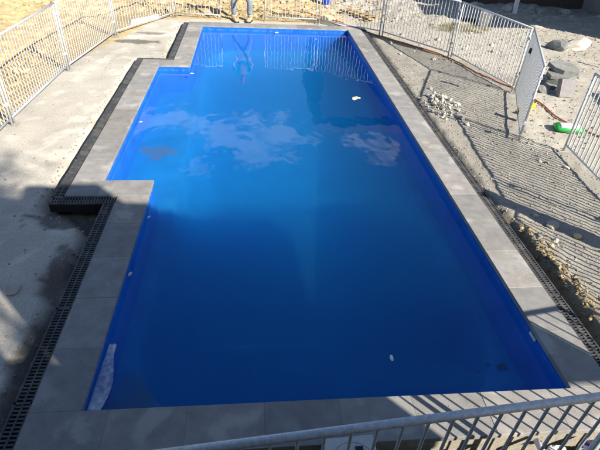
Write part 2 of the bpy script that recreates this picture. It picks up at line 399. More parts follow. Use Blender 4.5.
def build_pool():
    root = empty('swimming_pool', (2, 5.7, 0), 0, 'long rectangular blue painted pool with a side bay and grey paver coping', 'swimming pool')
    off = Vector((-2, -5.7, 0))
    pm = pool_material('blue_wall_paint', .098, True); pf = pool_material('blue_floor_paint', .165)
    zl = -0.60; zf = -1.75
    rim = [(0, 0), (W, 0), (W, L), (0, L), (0, BY1), (BX, BY1), (BX, BY0), (0, BY0)]
    sh = MB()
    def P(x, y, z): return (x+off.x, y+off.y, z)
    # upper walls (down to ledge level), slightly inset under the coping
    n = len(rim)
    for i in range(n):
        a = rim[i]; b = rim[(i+1) % n]
        sh.quadmesh([P(*a, -0.035), P(*b, -0.035), P(*b, zl), P(*a, zl)], [(0, 1, 2, 3)])
    sh.build('shell', pm, root)
    # bay floor and the ledge round the deep basin
    sh = MB()
    sh.quadmesh([P(BX, BY0, zl), P(0, BY0, zl), P(0, BY1, zl), P(BX, BY1, zl)], [(0, 1, 2, 3)])
    # ledge: rectangle outline to rounded deep basin
    inset, rad, seg = 0.16, 0.95, 8
    def rounded(ins, rad, long=False):
        pts = []
        cs = [(ins+rad, ins+rad, 180), (W-ins-rad, ins+rad, 270), (W-ins-rad, L-ins-rad, 0), (ins+rad, L-ins-rad, 90)]
        for ci, (cx, cy, a0) in enumerate(cs):
            for k in range(seg+1):
                a = R(a0+90*k/seg); pts.append((cx+rad*math.cos(a), cy+rad*math.sin(a)))
            if long:                                        # extra points down the two long sides
                ya, yb = ins+rad, L-ins-rad
                for q in range(1, 44):
                    if ci == 1: pts.append((W-ins, ya+(yb-ya)*q/44))
                    if ci == 3: pts.append((ins, yb+(ya-yb)*q/44))
        return pts
    top = rounded(inset, rad)
    corners = [(0, 0), (W, 0), (W, L), (0, L)]
    k = seg+1
    for ci in range(4):
        c = corners[ci]
        for j in range(seg):
            a = top[ci*k+j]; b = top[ci*k+j+1]; sh.quadmesh([P(*c, zl), P(*a, zl), P(*b, zl)], [(0, 1, 2)])
        a = top[ci*k+seg]; b = top[((ci+1) % 4)*k]; c2 = corners[(ci+1) % 4]
        sh.quadmesh([P(*c, zl), P(*a, zl), P(*b, zl), P(*c2, zl)], [(0, 1, 2, 3)])
    # floor: shallow at the far end, falling into a deep hopper at the near end; walls sweep into it
    def depth(y): return -1.18-0.55*sstep(8.0, 1.5, y)
    bs = MB(); rings = []
    for q in range(9):
        t = math.pi/2*q/8
        ins = inset+0.62*(1-math.cos(t)); f = math.sin(t)
        rings.append([(p[0], p[1], zl+(depth(p[1])-zl)*f) for p in rounded(ins, rad+.1*f, True)])
    m = len(rings[0])
    for a_, b_ in zip(rings, rings[1:]):
        for i in range(m):
            j = (i+1) % m
            bs.quadmesh([P(*a_[i]), P(*a_[j]), P(*b_[j]), P(*b_[i])], [(0, 1, 2, 3)])
    ri = inset+.62; rr = rad+.1; y0, y1 = ri, L-ri
    # floor strips follow the last ring point by point (left and right halves of the ring are mirrored)
    ring = sorted(set((round(p[1], 5)) for p in rings[-1])); ring = sorted(set(ring+[round(y0+rr+(y1-y0-2*rr)*q/44, 5) for q in range(45)]))
    prev = None
    for y in ring:
        q = min(rr, max(0, y0+rr-y, y-(y1-rr))); cut = rr-math.sqrt(max(0, rr*rr-q*q))
        a = P(ri+cut, y, depth(y)); b = P(W-ri-cut, y, depth(y))
        if prev: bs.quadmesh([prev[0], prev[1], b, a], [(0, 1, 2, 3)])
        prev = (a, b)
    bo = bs.build('basin', pf, root, True)
    bm_ = bmesh.new(); bm_.from_mesh(bo.data); bmesh.ops.remove_doubles(bm_, verts=bm_.verts, dist=.002); bmesh.ops.recalc_face_normals(bm_, faces=bm_.faces); bm_.to_mesh(bo.data); bm_.free()
    sh.build('ledge', pf, root)
    # pale vertical joints between the painted panels of the far wall
    for i in range(9):
        x = 0.18+i*0.455; mb = MB()
        mb.box((x+off.x, L-0.0035+off.y, -0.078), (0.010, 0.005, 0.056))
        mb.build('wall_joint', mat('pale_joint', (0.10, 0.22, 0.56), 0.6), root)
    # coping pavers with joints
    cp = MB(); rnd = random.Random(4)
    T = 0.045
    def run(x0, y0, x1, y1, horiz, step=0.60):
        Ls = (x1-x0) if horiz else (y1-y0); nn = max(1, round(Ls/step)); st = Ls/nn; g = 0.002
        for i in range(nn):
            t = rnd.uniform(0.86, 1.14); warm = rnd.uniform(-0.02, 0.03)
            tone = (t+warm, t, t-warm)
            if horiz: c = (x0+(i+.5)*st, (y0+y1)/2); d = (st-g, y1-y0-g)
            else: c = ((x0+x1)/2, y0+(i+.5)*st); d = (x1-x0-g, st-g)
            dz = rnd.uniform(-0.0015, 0.0015)
            cp.box((c[0]+off.x, c[1]+off.y, -T/2+dz), (d[0], d[1], T), tone=tone, bev=0.0025)
    e = 0.012   # overhang above the wall
    run(W-e, 0-e*0, W+CW, L+e*0, False)
    run(-CW, -CW, W+CW, 0+e*0, True)
    run(-CW, L, W+CW, L+CW, True)
    run(-CW, 0, 0+e, BY0-CW, False)
    run(BX-CW, BY0-CW, 0+e, BY0, True)
    run(BX-CW, BY0, BX+e, BY1, False)
    run(BX-CW, BY1, 0+e, BY1+CW, True)
    run(-CW, BY1+CW, 0+e, L, False)
    cp.build('coping', COPE, root)
    jf = MB()
    def joint(x0, y0, x1, y1): jf.box(((x0+x1)/2+off.x, (y0+y1)/2+off.y, -.0225), (x1-x0, y1-y0, .038))
    k_ = .004
    joint(W, k_, W+CW-k_, L-k_); joint(-CW+k_, -CW+k_, W+CW-k_, -k_); joint(-CW+k_, L+k_, W+CW-k_, L+CW-k_); joint(-CW+k_, 0, -.001, BY0-CW)
    joint(BX-CW+k_, BY0-CW+k_, 0, BY0-k_); joint(BX-CW+k_, BY0, BX-.001, BY1); joint(BX-CW+k_, BY1+k_, 0, BY1+CW-k_); joint(-CW+k_, BY1+CW, -.001, L)
    jf.build('joint_mortar', mat('joint_mortar', (.29, .28, .26), .9, var=.3, scale=20), root)
    # mortar bed and concrete beam under the coping
    bm = MB()
    def beam(x0, y0, x1, y1): bm.box(((x0+x1)/2+off.x, (y0+y1)/2+off.y, -0.55), (x1-x0, y1-y0, 1.005))
    i_ = 0.006
    beam(W+i_, i_*-1, W+CW-.02, L+i_); beam(-CW+.02, -CW+.02, W+CW-.02, -i_); beam(-CW+.02, L+i_, W+CW-.02, L+CW-.02)
    beam(-CW+.02, -i_, -i_, BY0-CW+.02); beam(BX-CW+.02, BY0-CW+.02, -i_, BY0-i_); beam(BX-CW+.02, BY0-i_, BX-i_, BY1+i_)
    beam(BX-CW+.02, BY1+i_, -i_, BY1+CW-.02); beam(-CW+.02, BY1+CW-.02, -i_, L+i_)
    bm.build('foundation', MORTAR, root)
    # fittings
    f = MB(); f.box((W-0.010+off.x, 0.62+off.y, -0.082), (0.012, 0.11, 0.03)); f.build('wall_fitting', WHITEP, root)
    return root
build_pool()

def build_water():
    m = bpy.data.materials.new('pool_water'); m.use_nodes = True; nt = m.node_tree; N = nt.nodes; l = nt.links.new
    N.clear(); out = N.new('ShaderNodeOutputMaterial')
    fr = N.new('ShaderNodeFresnel'); fr.inputs[0].default_value = 1.34
    tr = N.new('ShaderNodeBsdfTransparent'); gl = N.new('ShaderNodeBsdfGlossy'); gl.inputs['Roughness'].default_value = 0.0
    mx = N.new('ShaderNodeMixShader')
    geo = N.new('ShaderNodeNewGeometry'); mp = N.new('ShaderNodeMapping'); mp.inputs['Scale'].default_value = (1.0, 0.55, 1)
    n = N.new('ShaderNodeTexNoise'); n.inputs['Scale'].default_value = 4.2; n.inputs['Detail'].default_value = 1.2
    n2 = N.new('ShaderNodeTexNoise'); n2.inputs['Scale'].default_value = 1.3; n2.inputs['Detail'].default_value = 2
    ad = N.new('ShaderNodeMath'); ad.operation = 'MULTIPLY_ADD'; ad.inputs[1].default_value = 0.9
    bp = N.new('ShaderNodeBump'); bp.inputs['Strength'].default_value = 0.075; bp.inputs['Distance'].default_value = 0.05
    l(geo.outputs['Position'], mp.inputs[0]); l(mp.outputs[0], n.inputs[0]); l(mp.outputs[0], n2.inputs[0])
    l(n2.outputs[0], ad.inputs[0]); l(n.outputs[0], ad.inputs[2]); l(ad.outputs[0], bp.inputs['Height'])
    l(bp.outputs[0], gl.inputs['Normal']); l(bp.outputs[0], fr.inputs['Normal'])
    inv = N.new('ShaderNodeMath'); inv.operation = 'SUBTRACT'; inv.inputs[0].default_value = 1.0; l(geo.outputs['Backfacing'], inv.inputs[1])
    ml = N.new('ShaderNodeMath'); ml.operation = 'MULTIPLY'; l(fr.outputs[0], ml.inputs[0]); l(inv.outputs[0], ml.inputs[1])
    l(ml.outputs[0], mx.inputs[0]); l(tr.outputs[0], mx.inputs[1]); l(gl.outputs[0], mx.inputs[2]); l(mx.outputs[0], out.inputs[0])
    vs = N.new('ShaderNodeVolumeScatter'); vs.inputs['Color'].default_value = (0.03, 0.60, 0.95, 1); vs.inputs['Density'].default_value = 0.95; vs.inputs['Anisotropy'].default_value = 0.8
    va = N.new('ShaderNodeVolumeAbsorption'); va.inputs['Color'].default_value = (0.0, 0.615, 0.885, 1); va.inputs['Density'].default_value = 0.54
    av = N.new('ShaderNodeAddShader'); l(vs.outputs[0], av.inputs[0]); l(va.outputs[0], av.inputs[1]); l(av.outputs[0], out.inputs['Volume'])
    mb = MB(); k = 0.003
    rim = [(-k, -k), (W+k, -k), (W+k, L+k), (-k, L+k), (-k, BY1+k), (BX-k, BY1+k), (BX-k, BY0-k), (-k, BY0-k)]
    mb.prism(rim, -2.75, ZW)
    o = mb.build('water', m); tag(o, kind='structure')
build_water()

# ------------------------------------------------------------------ slotted drains
def drain(x0, y0, x1, y1, label):
    horiz = (x1-x0) > (y1-y0)
    c = ((x0+x1)/2, (y0+y1)/2); root = empty('slot_drain', (c[0], c[1], -0.02), 0, label, 'drain', 'slotted drains round the pool')
    ln = (x1-x0) if horiz else (y1-y0); wd = DW-0.006
    g = MB(); ch = MB()
    def B(m, u, v, z, du, dv, dz):
        if horiz: m.box((u, v, z), (du, dv, dz))
        else: m.box((v, u, z), (dv, du, dz))
    z = -0.010
    for v in (-wd/2+.008, wd/2-.008): B(g, 0, v, z, ln-.004, .016, .022)
    B(g, 0, 0, z, ln-.004, .014, .019)
    u = -ln/2+.02
    while u < ln/2-.01:
        B(g, u, 0, z-.001, .016, wd-.03, .016); u += .034
    u = -ln/2
    while u < ln/2+0.01:                                   # ends of the metre-long grate pieces
        B(g, min(max(u, -ln/2+.012), ln/2-.012), 0, z+.0005, .020, wd-.002, .021); u += 1.0
    g.build('grate', GRATE, root)
    B(ch, 0, -wd/2+.004, -.075, ln, .008, .108); B(ch, 0, wd/2-.004, -.075, ln, .008, .108); B(ch, 0, 0, -.125, ln, wd-.018, .008)
    for s in (-1, 1): B(ch, s*(ln/2-.004), 0, -.073, .0078, wd-.017, .09)
    ch.build('channel', GUTTER, root)
q = CW; e2 = CW+DW
drain(-e2, -0.9, -q, BY0-e2-.003, 'black slotted drain along the near part of the left coping')
drain(BX-e2+.0, BY0-e2, -q-.001, BY0-q, 'short black slotted drain across the near side of the bay, wavy slots facing camera')
drain(BX-e2, BY0-q+.003, BX-q, BY1+q-.003, 'black slotted drain along the outer side of the bay')
drain(BX-e2, BY1+q, -q-.001, BY1+e2, 'short slotted drain across the far side of the bay')
drain(-e2, BY1+e2+.003, -q, L+q, 'dusty slotted drain along the far part of the left coping')
drain(W+q, -0.9, W+e2, L+q, 'long grey slotted drain along the right coping')

# ------------------------------------------------------------------ fence panels
def fence_panel(p0, p1, z0, z1, label, group='temporary fence panels', H=1.28, pitch=0.10, rail=0.019, bar=0.0078, m=GALV, feet=True, clamp=True, bottom=0.12):
    a = Vector((*p0, z0)); b = Vector((*p1, z1)); mid = (a+b)/2
    root = empty('fence_panel', mid, 0, label, 'fence panel', group)
    a -= mid; b -= mid; up = Vector((0, 0, 1)); dr = (b-a); Ln = dr.length; dn = dr.normalized(); pr = dn.cross(up)
    tr = MB(); tr.tube([a+up*H, a+dn*Ln*0.5+up*H, b+up*H], rail, 10); tr.build('top_rail', m, root, True)
    br = MB(); br.tube([a+up*bottom, b+up*bottom], rail*0.85, 8); br.build('bottom_rail', m, root, True)
    for p in (a+dn*rail, b-dn*rail):
        ps = MB(); ps.tube([p, p+up*(H+0.002)], rail, 10); ps.build('post', m, root, True)
        if feet:
            ft = MB(); M = Matrix.Rotation(math.atan2(dn.y, dn.x), 3, 'Z')
            ft.box(p+up*0.006, (0.05, 0.17, 0.012), M); ft.build('foot', CONC, root)
    bs = MB(); n = max(2, int(round(Ln/pitch)))
    for i in range(1, n):
        p = a+dn*(Ln*i/n); bs.tube([p+up*bottom, p+up*H], bar, 6, caps=False)
    bs.build('bars', m, root, True)
    if clamp:
        for hh in (0.35, H-0.18):
            c = MB(); M = Matrix.Rotation(math.atan2(dn.y, dn.x), 3, 'Z'); c.box(b+up*hh, (0.075, 0.05, 0.045), M, bev=.008); c.build('clamp', m, root)
    return root, a, b, mid
G = -0.07
fence_panel((-2.53, 2.72), (-2.49, 5.22), G, G, 'whitish fence panel at the left edge, nearest on the left side')
fence_panel((-2.49, 5.27), (-2.40, 7.83), G, G, 'whitish fence panel on the left, second from the near edge')
fence_panel((-2.39, 7.89), (-2.04, 10.43), G, G, 'whitish fence panel on the left before the two damp spots')
fence_panel((-2.03, 10.48), (-0.90, 12.58), G, G, 'slanting fence panel at the far left with a white board behind it')
fence_panel((-0.84, 12.62), (0.46, 12.46), G, G, 'short fence panel beyond the far coping, left of the standing person', pitch=.11)
fence_panel((1.70, 12.44), (3.22, 12.33), G, G, 'fence panel beyond the far coping, right of the standing person')
fence_panel((3.28, 12.33), (4.86, 11.22), G, G, 'fence panel running round the far right corner of the pool')
fence_panel((4.90, 11.17), (6.18, 9.36), G, G, 'grey fence panel on the right with a pale stone patch at its foot', bar=.0095)
fence_panel((6.21, 9.31), (6.76, 7.04), G, G, 'grey fence panel on the right in front of the white bucket', bar=.0095)
gate, ga, gb, gmid = fence_panel((6.77, 6.98), (5.80, 4.74), G, G, 'open gate panel swung towards the pool, with a dark latch hanging on it', bar=.0095)
fence_panel((6.42, 4.42), (6.22, 2.12), G, G, 'fence panel at the right edge beside the green and white bag', bar=.0112)
fence_panel((6.20, 2.06), (5.86, -0.32), G, G, 'fence panel at the right, nearer than the one by the green bag', bar=.0112)
fence_panel((0.60, -1.055), (3.42, -0.83), -.12, -.12, 'blue-grey galvanised fence panel in the foreground, close to camera', H=1.33, pitch=.133, rail=.023, bar=.0092, m=GALV_NEAR)
fence_panel((3.47, -0.826), (5.72, -0.45), -.12, -.12, 'foreground fence panel running off to the right', H=1.33, pitch=.133, rail=.023, bar=.0092, m=GALV_NEAR)
def latch():
    d = (gb-ga).normalized(); p = ga+d*0.55
    b = MB(); b.box(p+Vector((0.02, -0.03, 1.02)), (0.05, 0.16, 0.09), Matrix.Rotation(math.atan2(d.y, d.x), 3, 'Z'), bev=.01)
    b.box(p+Vector((0.02, -0.06, 0.90)), (0.03, 0.05, 0.14), bev=.01); b.build('latch', BLACKP, gate)
latch()

# ------------------------------------------------------------------ buildings
def gz(x, y): return ground_h(x, y)
def house_behind():
    """house on the near side of the pool; unseen, with upper parts shaped to cast the shadows on pool and slab"""
    r = empty('house', (0, -6, -.25), 0, 'unseen house on the near side of the pool, upper parts shaped for its shadow', 'house')
    def B(n, m, x0, x1, y0, y1, z0, z1):
        b = MB(); b.box(((x0+x1)/2, (y0+y1)/2+6, (z0+z1)/2+.25), (x1-x0, y1-y0, z1-z0)); return b.build(n, m, r)
    B('wall', RENDERW, -9, 5.12, -10, -3.0, -.5, 2.2)
    B('shade_wall', RENDERW, 4.36, 5.22, -3.42, -3.02, 2.2, 5.62)  # thin unseen walls, placed for the edges of their shadows
    B('shade_overhang', RENDERW, 5.223, 7.50, -3.12, -3.02, 2.80, 5.22)  # unseen overhang, added to shade the near half of the water
    b = MB(); b.quadmesh([(7.503, y, z+.25) for y in (2.88, 3.0) for z in (3.45, 5.22)]+[(8.6, y, z+.25) for y in (2.88, 3.0) for z in (4.75, 5.22)],
                         [(0, 1, 3, 2), (4, 6, 7, 5), (0, 4, 5, 1), (2, 3, 7, 6), (1, 5, 7, 3), (0, 2, 6, 4)]); b.build('shade_wedge', ROOF, r)  # unseen sloped wedge, added to widen the shadow on the pool floor
    B('shade_wall', RENDERW, 3.34, 3.84, -3.42, -3.02, 2.2, 5.4)
    B('shade_wall', RENDERW, -9, 2.58, -10, -3.02, 2.2, 5.2)
    B('shade_parapet', RENDERW, 2.585, 4.355, -3.40, -3.04, 2.2, 3.1)  # unseen low blocker, closes the foot of the sunlit gap
    s = MB(); x = 3.86
    while x < 4.35:
        s.box((x, -3.2+6, 4.3+.25), (.029, .03, 2.4)); x += .042
    s.build('shade_slats', TIMBER, r)  # unseen slats, added so the gap passes only part of the sun
    B('roof', ROOF, -9.3, 2.6, -10.3, -3.6, 5.203, 5.4)
house_behind()
def shadow_pier(x, y, w, h, label):
    r = empty('shadow_pier', (x, y, -.3), R(-47), label, 'shadow_pier')
    b = MB(); b.box((0, 0, (h+.3)/2), (.14, w, h+.3)); b.build('shaft', CONC, r)  # stand-in post outside the view, added only for its shadow band
    b = MB(); b.box((0, 0, h+.3+.021), (.18, w+.04, .04)); b.build('cap', RENDERW, r)
shadow_pier(6.6, .92, .26, 1.85, 'unseen post added right of the pool to cast the broad shadow band')

def far_house():
    r = empty('brick_house', (11, 18, -.1), 0, 'dark brick house at the back right with a dark window near its foot', 'house')
    o = Vector((11, 18, -.1))
    def B(n, m, x0, x1, y0, y1, z0, z1, par=r):
        b = MB(); b.box(((x0+x1)/2-o.x, (y0+y1)/2-o.y, (z0+z1)/2-o.z), (x1-x0, y1-y0, z1-z0)); return b.build(n, m, par)
    B('wall', mat('dark_cladding', (.022, .02, .02), .8), 4.75, 9.1, 20.4, 28, -.5, 6.6)
    B('wall', BRICK, 9.1, 22, 15.95, 28, -.5, 6.0)
    B('plinth', BRICK, 9.05, 22, 15.90, 15.948, -.5, .16)
    B('roof', ROOF, 4.5, 9.4, 20.0, 28.3, 6.603, 6.9)
    B('roof', ROOF, 8.8, 22.4, 15.5, 28.3, 6.003, 6.3)
    for x0, x1, z0 in ((11.15, 12.55, .42), (15.0, 16.4, .42)):
        f = B('window', mat('window_frame', (.09, .10, .11), .5), x0, x1, 15.915, 15.947, z0, z0+1.5)
        b = MB(); b.box(((x0+x1)/2-o.x, 15.905-o.y, z0+.75-o.z), (x1-x0-.14, .012, 1.36)); b.build('pane', GLASS, f)
        b = MB(); b.box(((x0+x1)/2-o.x, 15.87-o.y, z0-.04-o.z), (x1-x0+.16, .16, .06)); b.build('sill', CONC, f)
far_house()
def shade_house():
    r = empty('shade_house', (17.1, 11.5, 0), 0, 'unseen house added right of the gravel yard to shade its far end', 'house')
    b = MB(); b.box((0, 1.2, 2.7), (7, 6.6, 6.4)); b.build('wall', RENDERW, r)  # unseen block, placed so its shadow covers the far yard
    b = MB(); b.box((0, 1.2, 6.0), (7.6, 7.2, .2)); b.build('roof', ROOF, r)
    b = MB(); b.box((-3.75, -2.7, 4.5), (1.75, 1.6, 1.2)); b.build('shade_block', ROOF, r)  # raised block added to extend the yard shadow, not an actual porch
shade_house()
def shadow_pallet():
    x, y = 9.85, 5.45; r = empty('shadow_pallet', (x, y, -.07), R(-20), 'unseen pallet of grey blocks added beside the gravel yard to cast a shadow', 'pallet')
    for k in (-.42, 0, .42): b = MB(); b.box((0, k, .05), (1.1, .10, .10)); b.build('bearer', TIMBER, r)
    b = MB()
    for k in range(7): b.box((-.48+k*.16, 0, .112), (.12, 1.0, .022))
    b.build('deck', TIMBER, r)
    for zz in range(4):
        b = MB()
        for i in range(3):
            for j in range(5): b.box((-.36+i*.36, -.4+j*.2, .22+zz*.197), (.352, .193, .19))
        b.build('block_layer', CONC, r)  # unseen stack, added to darken the ground right of the slabs
shadow_pallet()

# ------------------------------------------------------------------ unseen tree added to throw soft shade on the left slab
def shade_tree():
    rnd = random.Random(8); cx, cy, cz = 10.7, -11.5, 13.2
    r = empty('tree', (cx, cy, -.3), 0, 'unseen leafy tree added on the near right to shade the left slab', 'tree')
    t = MB(); pts = [(0, 0, 0), (.1, .05, 3.5), (0, .1, 7), (.05, 0, 11), (0, 0, 13.3)]
    t.tube(pts, [.2, .16, .12, .08, .03], 8)
    for k in range(14):
        a = rnd.uniform(0, 6.28); z0 = rnd.uniform(11.2, 13.2); q = rnd.uniform(.5, 1.1)
        t.tube([(0, .05, z0-.6), (q*.5*math.cos(a), q*.5*math.sin(a), z0), (q*math.cos(a), q*math.sin(a), z0+.35)], [.04, .025, .01], 5)
    t.build('trunk', TIMBER, r, True)
    lf = MB(); clumps = [(rnd.gauss(0, .5), rnd.gauss(0, .5), 13.4+rnd.gauss(0, .55)) for _ in range(62)]
    for c in clumps:
        for _ in range(46):
            p = Vector(c)+Vector((rnd.gauss(0, .16), rnd.gauss(0, .16), rnd.gauss(0, .13)))
            M = Matrix.Rotation(rnd.uniform(0, 6.28), 3, 'Z') @ Matrix.Rotation(rnd.uniform(-1, 1), 3, 'X')
            w, l_ = .045, .075
            lf.quadmesh([p+M @ Vector(v) for v in ((0, -l_, 0), (w, 0, 0), (0, l_, .01), (-w, 0, 0))], [(0, 1, 2, 3)])
    lf.build('crown', mat('leaf', (.06, .10, .03), .6, var=.4), r)
shade_tree()

# ------------------------------------------------------------------ person standing beyond the far coping
SKIN = mat('skin', (.45, .25, .17), .55, var=.08)
JEANS = mat('faded_denim', (.20, .235, .29), .9, var=.4, scale=14, bump=.2)
DJEANS = JEANS
BOOT = mat('tan_boot_leather', (.46, .36, .24), .75, var=.3, scale=18, bump=.2)
TEAL = mat('teal_shirt', (.03, .36, .42), .85, var=.15)
HAIR = mat('brown_hair', (.06, .04, .025), .7)
def skin_mesh(name, joints, edges, m, parent, levels=2):
    me = bpy.data.meshes.new(name); me.from_pydata([j[:3] for j in joints], edges, []); me.update()
    o = bpy.data.objects.new(name, me); COL.objects.link(o)
    md = o.modifiers.new('skin', 'SKIN'); o.modifiers.new('sub', 'SUBSURF').levels = levels
    for i, v in enumerate(me.skin_vertices[0].data):
        rr = joints[i][3]; v.radius = rr if isinstance(rr, tuple) else (rr, rr); v.use_root = (i == 0)
    dg = bpy.context.evaluated_depsgraph_get(); dg.update()
    nm = bpy.data.meshes.new_from_object(o.evaluated_get(dg)); nm.name = name
    o.modifiers.clear(); o.data = nm; nm.materials.clear(); nm.materials.append(m)
    nm.polygons.foreach_set('use_smooth', [True]*len(nm.polygons)); o.parent = parent
    return o
def person():
    r = empty('person', (1.06, 12.36, gz(1.06, 12.36)), 0, 'person in faded jeans and tan boots standing at the far end of the pool', 'person')
    ax, bx = -.22, .22        # feet in x
    hipz = .90
    # body: pelvis root, legs, torso, neck, head, arms
    J = [(0, .05, hipz, (.15, .11)), (-.10, .05, hipz-.05, .085), (ax-.02, .0, .48, .058), (ax, .05, .10, .042),
         (.10, .05, hipz-.05, .085), (bx+.01, .0, .48, .058), (bx, .05, .10, .042),
         (0, .0, 1.10, (.14, .10)), (.0, -.10, 1.30, (.165, .11)), (0, -.19, 1.42, (.10, .08)), (0, -.235, 1.475, .055),
         (0, -.27, 1.55, (.072, .085)), (0, -.295, 1.64, (.078, .095)), (0, -.30, 1.70, (.055, .07)),
         (-.19, -.15, 1.37, .056), (-.27, -.20, 1.12, .043), (-.20, -.38, .93, .034), (-.17, -.44, .88, .03),
         (.19, -.15, 1.37, .056), (.28, -.20, 1.12, .043), (.24, -.40, .95, .034), (.22, -.46, .90, .03)]
    E = [(0, 1), (1, 2), (2, 3), (0, 4), (4, 5), (5, 6), (0, 7), (7, 8), (8, 9), (9, 10), (10, 11), (11, 12), (12, 13), (8, 14), (14, 15), (15, 16), (16, 17), (8, 18), (18, 19), (19, 20), (20, 21)]
    for base, sx in ((17, 1), (21, -1)):
        bxx, byy, bz = J[base][:3]
        for k in range(4):                                   # fingers
            i0 = len(J); ox = (-.022+.015*k)*sx; ln = (.055, .068, .064, .05)[k]
            J += [(bxx+ox, byy-.045, bz-.035, .010), (bxx+ox, byy-.055-ln*.5, bz-.05-ln*.3, .009), (bxx+ox, byy-.05-ln*.6, bz-.05-ln*.9, .008)]
            E += [(base, i0), (i0, i0+1), (i0+1, i0+2)]
        i0 = len(J); J += [(bxx+.035*sx, byy-.03, bz-.02, .011), (bxx+.045*sx, byy-.07, bz-.045, .009)]; E += [(base, i0), (i0, i0+1)]
    skin_mesh('body', J, E, SKIN, r)
    # jeans
    JJ = [(0, .05, hipz+.02, (.17, .135)), (0, .03, hipz+.13, (.165, .125)), (-.105, .05, hipz-.10, .108), (ax-.02, -.005, .50, .083), (ax-.005, .03, .30, .078), (ax, .05, .16, .095),
          (.105, .05, hipz-.10, .108), (bx+.01, -.005, .50, .083), (bx, .03, .30, .078), (bx, .05, .16, .095)]
    skin_mesh('jeans', JJ, [(0, 1), (0, 2), (2, 3), (3, 4), (4, 5), (0, 6), (6, 7), (7, 8), (8, 9)], JEANS, r)
    S = [(0, .02, 1.04, (.165, .13)), (0, -.01, 1.14, (.165, .125)), (0, -.10, 1.31, (.185, .13)), (0, -.17, 1.41, (.12, .10)), (-.19, -.15, 1.38, .075), (-.25, -.185, 1.20, .064), (.19, -.15, 1.38, .075), (.255, -.185, 1.20, .064)]
    skin_mesh('shirt', S, [(0, 1), (1, 2), (2, 3), (2, 4), (4, 5), (2, 6), (6, 7)], TEAL, r)
    H = [(0, -.265, 1.70, (.085, .10)), (0, -.235, 1.66, (.085, .09)), (0, -.215, 1.60, (.07, .06))]
    skin_mesh('hair', H, [(0, 1), (1, 2)], HAIR, r)
    nz = MB(); nz.tube([(0, -.375, 1.645), (0, -.40, 1.61), (0, -.385, 1.60)], [.008, .014, .012], 6); nz.build('nose', SKIN, r, True)
    for sx in (-1, 1):
        e = MB(); e.lathe([(.001, -.012), (.010, -.006), (.012, 0), (.010, .006), (.001, .012)], (sx*.03, -.368, 1.645), 8); e.build('eye', mat('eye_dark', (.05, .04, .03), .2), r, True)
    for x, yaw in ((ax, .35), (bx, -.25)):
        b = skin_mesh('boot', [(0, .03, .17, (.064, .064)), (0, .04, .09, (.062, .066)), (0, .035, .045, (.05, .045)), (0, -.06, .05, (.052, .045)), (0, -.15, .04, (.052, .036)), (0, -.19, .036, (.035, .026))],
                  [(0, 1), (1, 2), (2, 3), (3, 4), (4, 5)], BOOT, r)
        b.location = (x, .02, .004); b.scale = (1.4, 1.25, 1.35); b.rotation_euler = (0, 0, yaw)
        so = MB(); so.prism([(.055*math.cos(t)*(1 if math.sin(t) > 0 else .95), .075*math.sin(t)-.16 if math.sin(t) < 0 else .05*math.sin(t)+.04) for t in [k*math.pi/10 for k in range(20)]], 0, .022)
        s_ = so.build('sole', BLACKP, b)
person()

# ------------------------------------------------------------------ rocks
def rock_mesh(seed, sub=2, flat=0.7, jag=0.35):
    bm = bmesh.new(); bmesh.ops.create_icosphere(bm, subdivisions=sub, radius=1.0)
    rnd = random.Random(seed); o = Vector((rnd.uniform(0, 99), rnd.uniform(0, 99), rnd.uniform(0, 99)))
    sx, sy = rnd.uniform(.75, 1.25), rnd.uniform(.7, 1.1)
    pl = [(Vector((rnd.gauss(0, 1), rnd.gauss(0, 1), rnd.gauss(0, 1))).normalized(), rnd.uniform(.55, .85)) for _ in range(9)]
    for v in bm.verts:
        p = v.co.copy()
        for n_, d_ in pl:
            k = p.dot(n_)
            if k > d_: p -= n_*(k-d_)
        p *= 1+jag*.4*noise.noise(p*2.2+o)
        v.co = Vector((p.x*sx, p.y*sy, p.z*flat))
    V = [tuple(v.co) for v in bm.verts]; F = [tuple(v.index for v in f.verts) for f in bm.faces]; bm.free()
    return V, F
ROCKS = [rock_mesh(i) for i in range(10)]; SMALL = [rock_mesh(50+i, 1) for i in range(10)]
def rock(name, x, y, s, m, label, cat='stone', group=None, seed=0, sub=3, flat=.7, dz=0.25, rz=None, z=None):
    b = MB(); b.quadmesh(*rock_mesh(seed, sub, flat)); o = b.build(name, m)
    o.scale = (s, s, s); o.rotation_euler = (random.Random(seed).uniform(-.25, .25), random.Random(seed+1).uniform(-.25, .25), rz if rz is not None else seed*1.7)
    o.location = (x, y, (gz(x, y) if z is None else z)+s*flat*dz); tag(o, label, cat, group); return o

# broken stones heaped beside the right coping
def rubble_heap():
    rnd = random.Random(21); protos = []
    for i in range(5):
        b = MB(); b.quadmesh(*rock_mesh(300+i, 2, .75)); protos.append(b.build('rubble_chunk', STONE if i % 3 else mat('pale_chunk', (.56, .52, .45), .9, var=.3, bump=.3)))
    used = 0
    for i in range(110):
        x = 4.98+rnd.gauss(0, .19); y = 6.28+rnd.gauss(0, .34); s = rnd.choice((.02, .028, .035, .045, .06))
        q = math.hypot((x-4.98)/.4, (y-6.28)/.7)
        o = protos[i % 5] if i < 5 else protos[i % 5].copy()
        if i >= 5: COL.objects.link(o)
        o.location = (x, y, gz(x, y)+s*.25+max(0, .06*(1-q))*rnd.random()); o.scale = (s, s*rnd.uniform(.7, 1.2), s)
        o.rotation_euler = (rnd.uniform(-.6, .6), rnd.uniform(-.6, .6), rnd.uniform(0, 6.3))
        tag(o, 'pale broken chunk in the rubble heap beside the right coping', 'rubble', 'rubble heap beside the right coping')
rubble_heap()
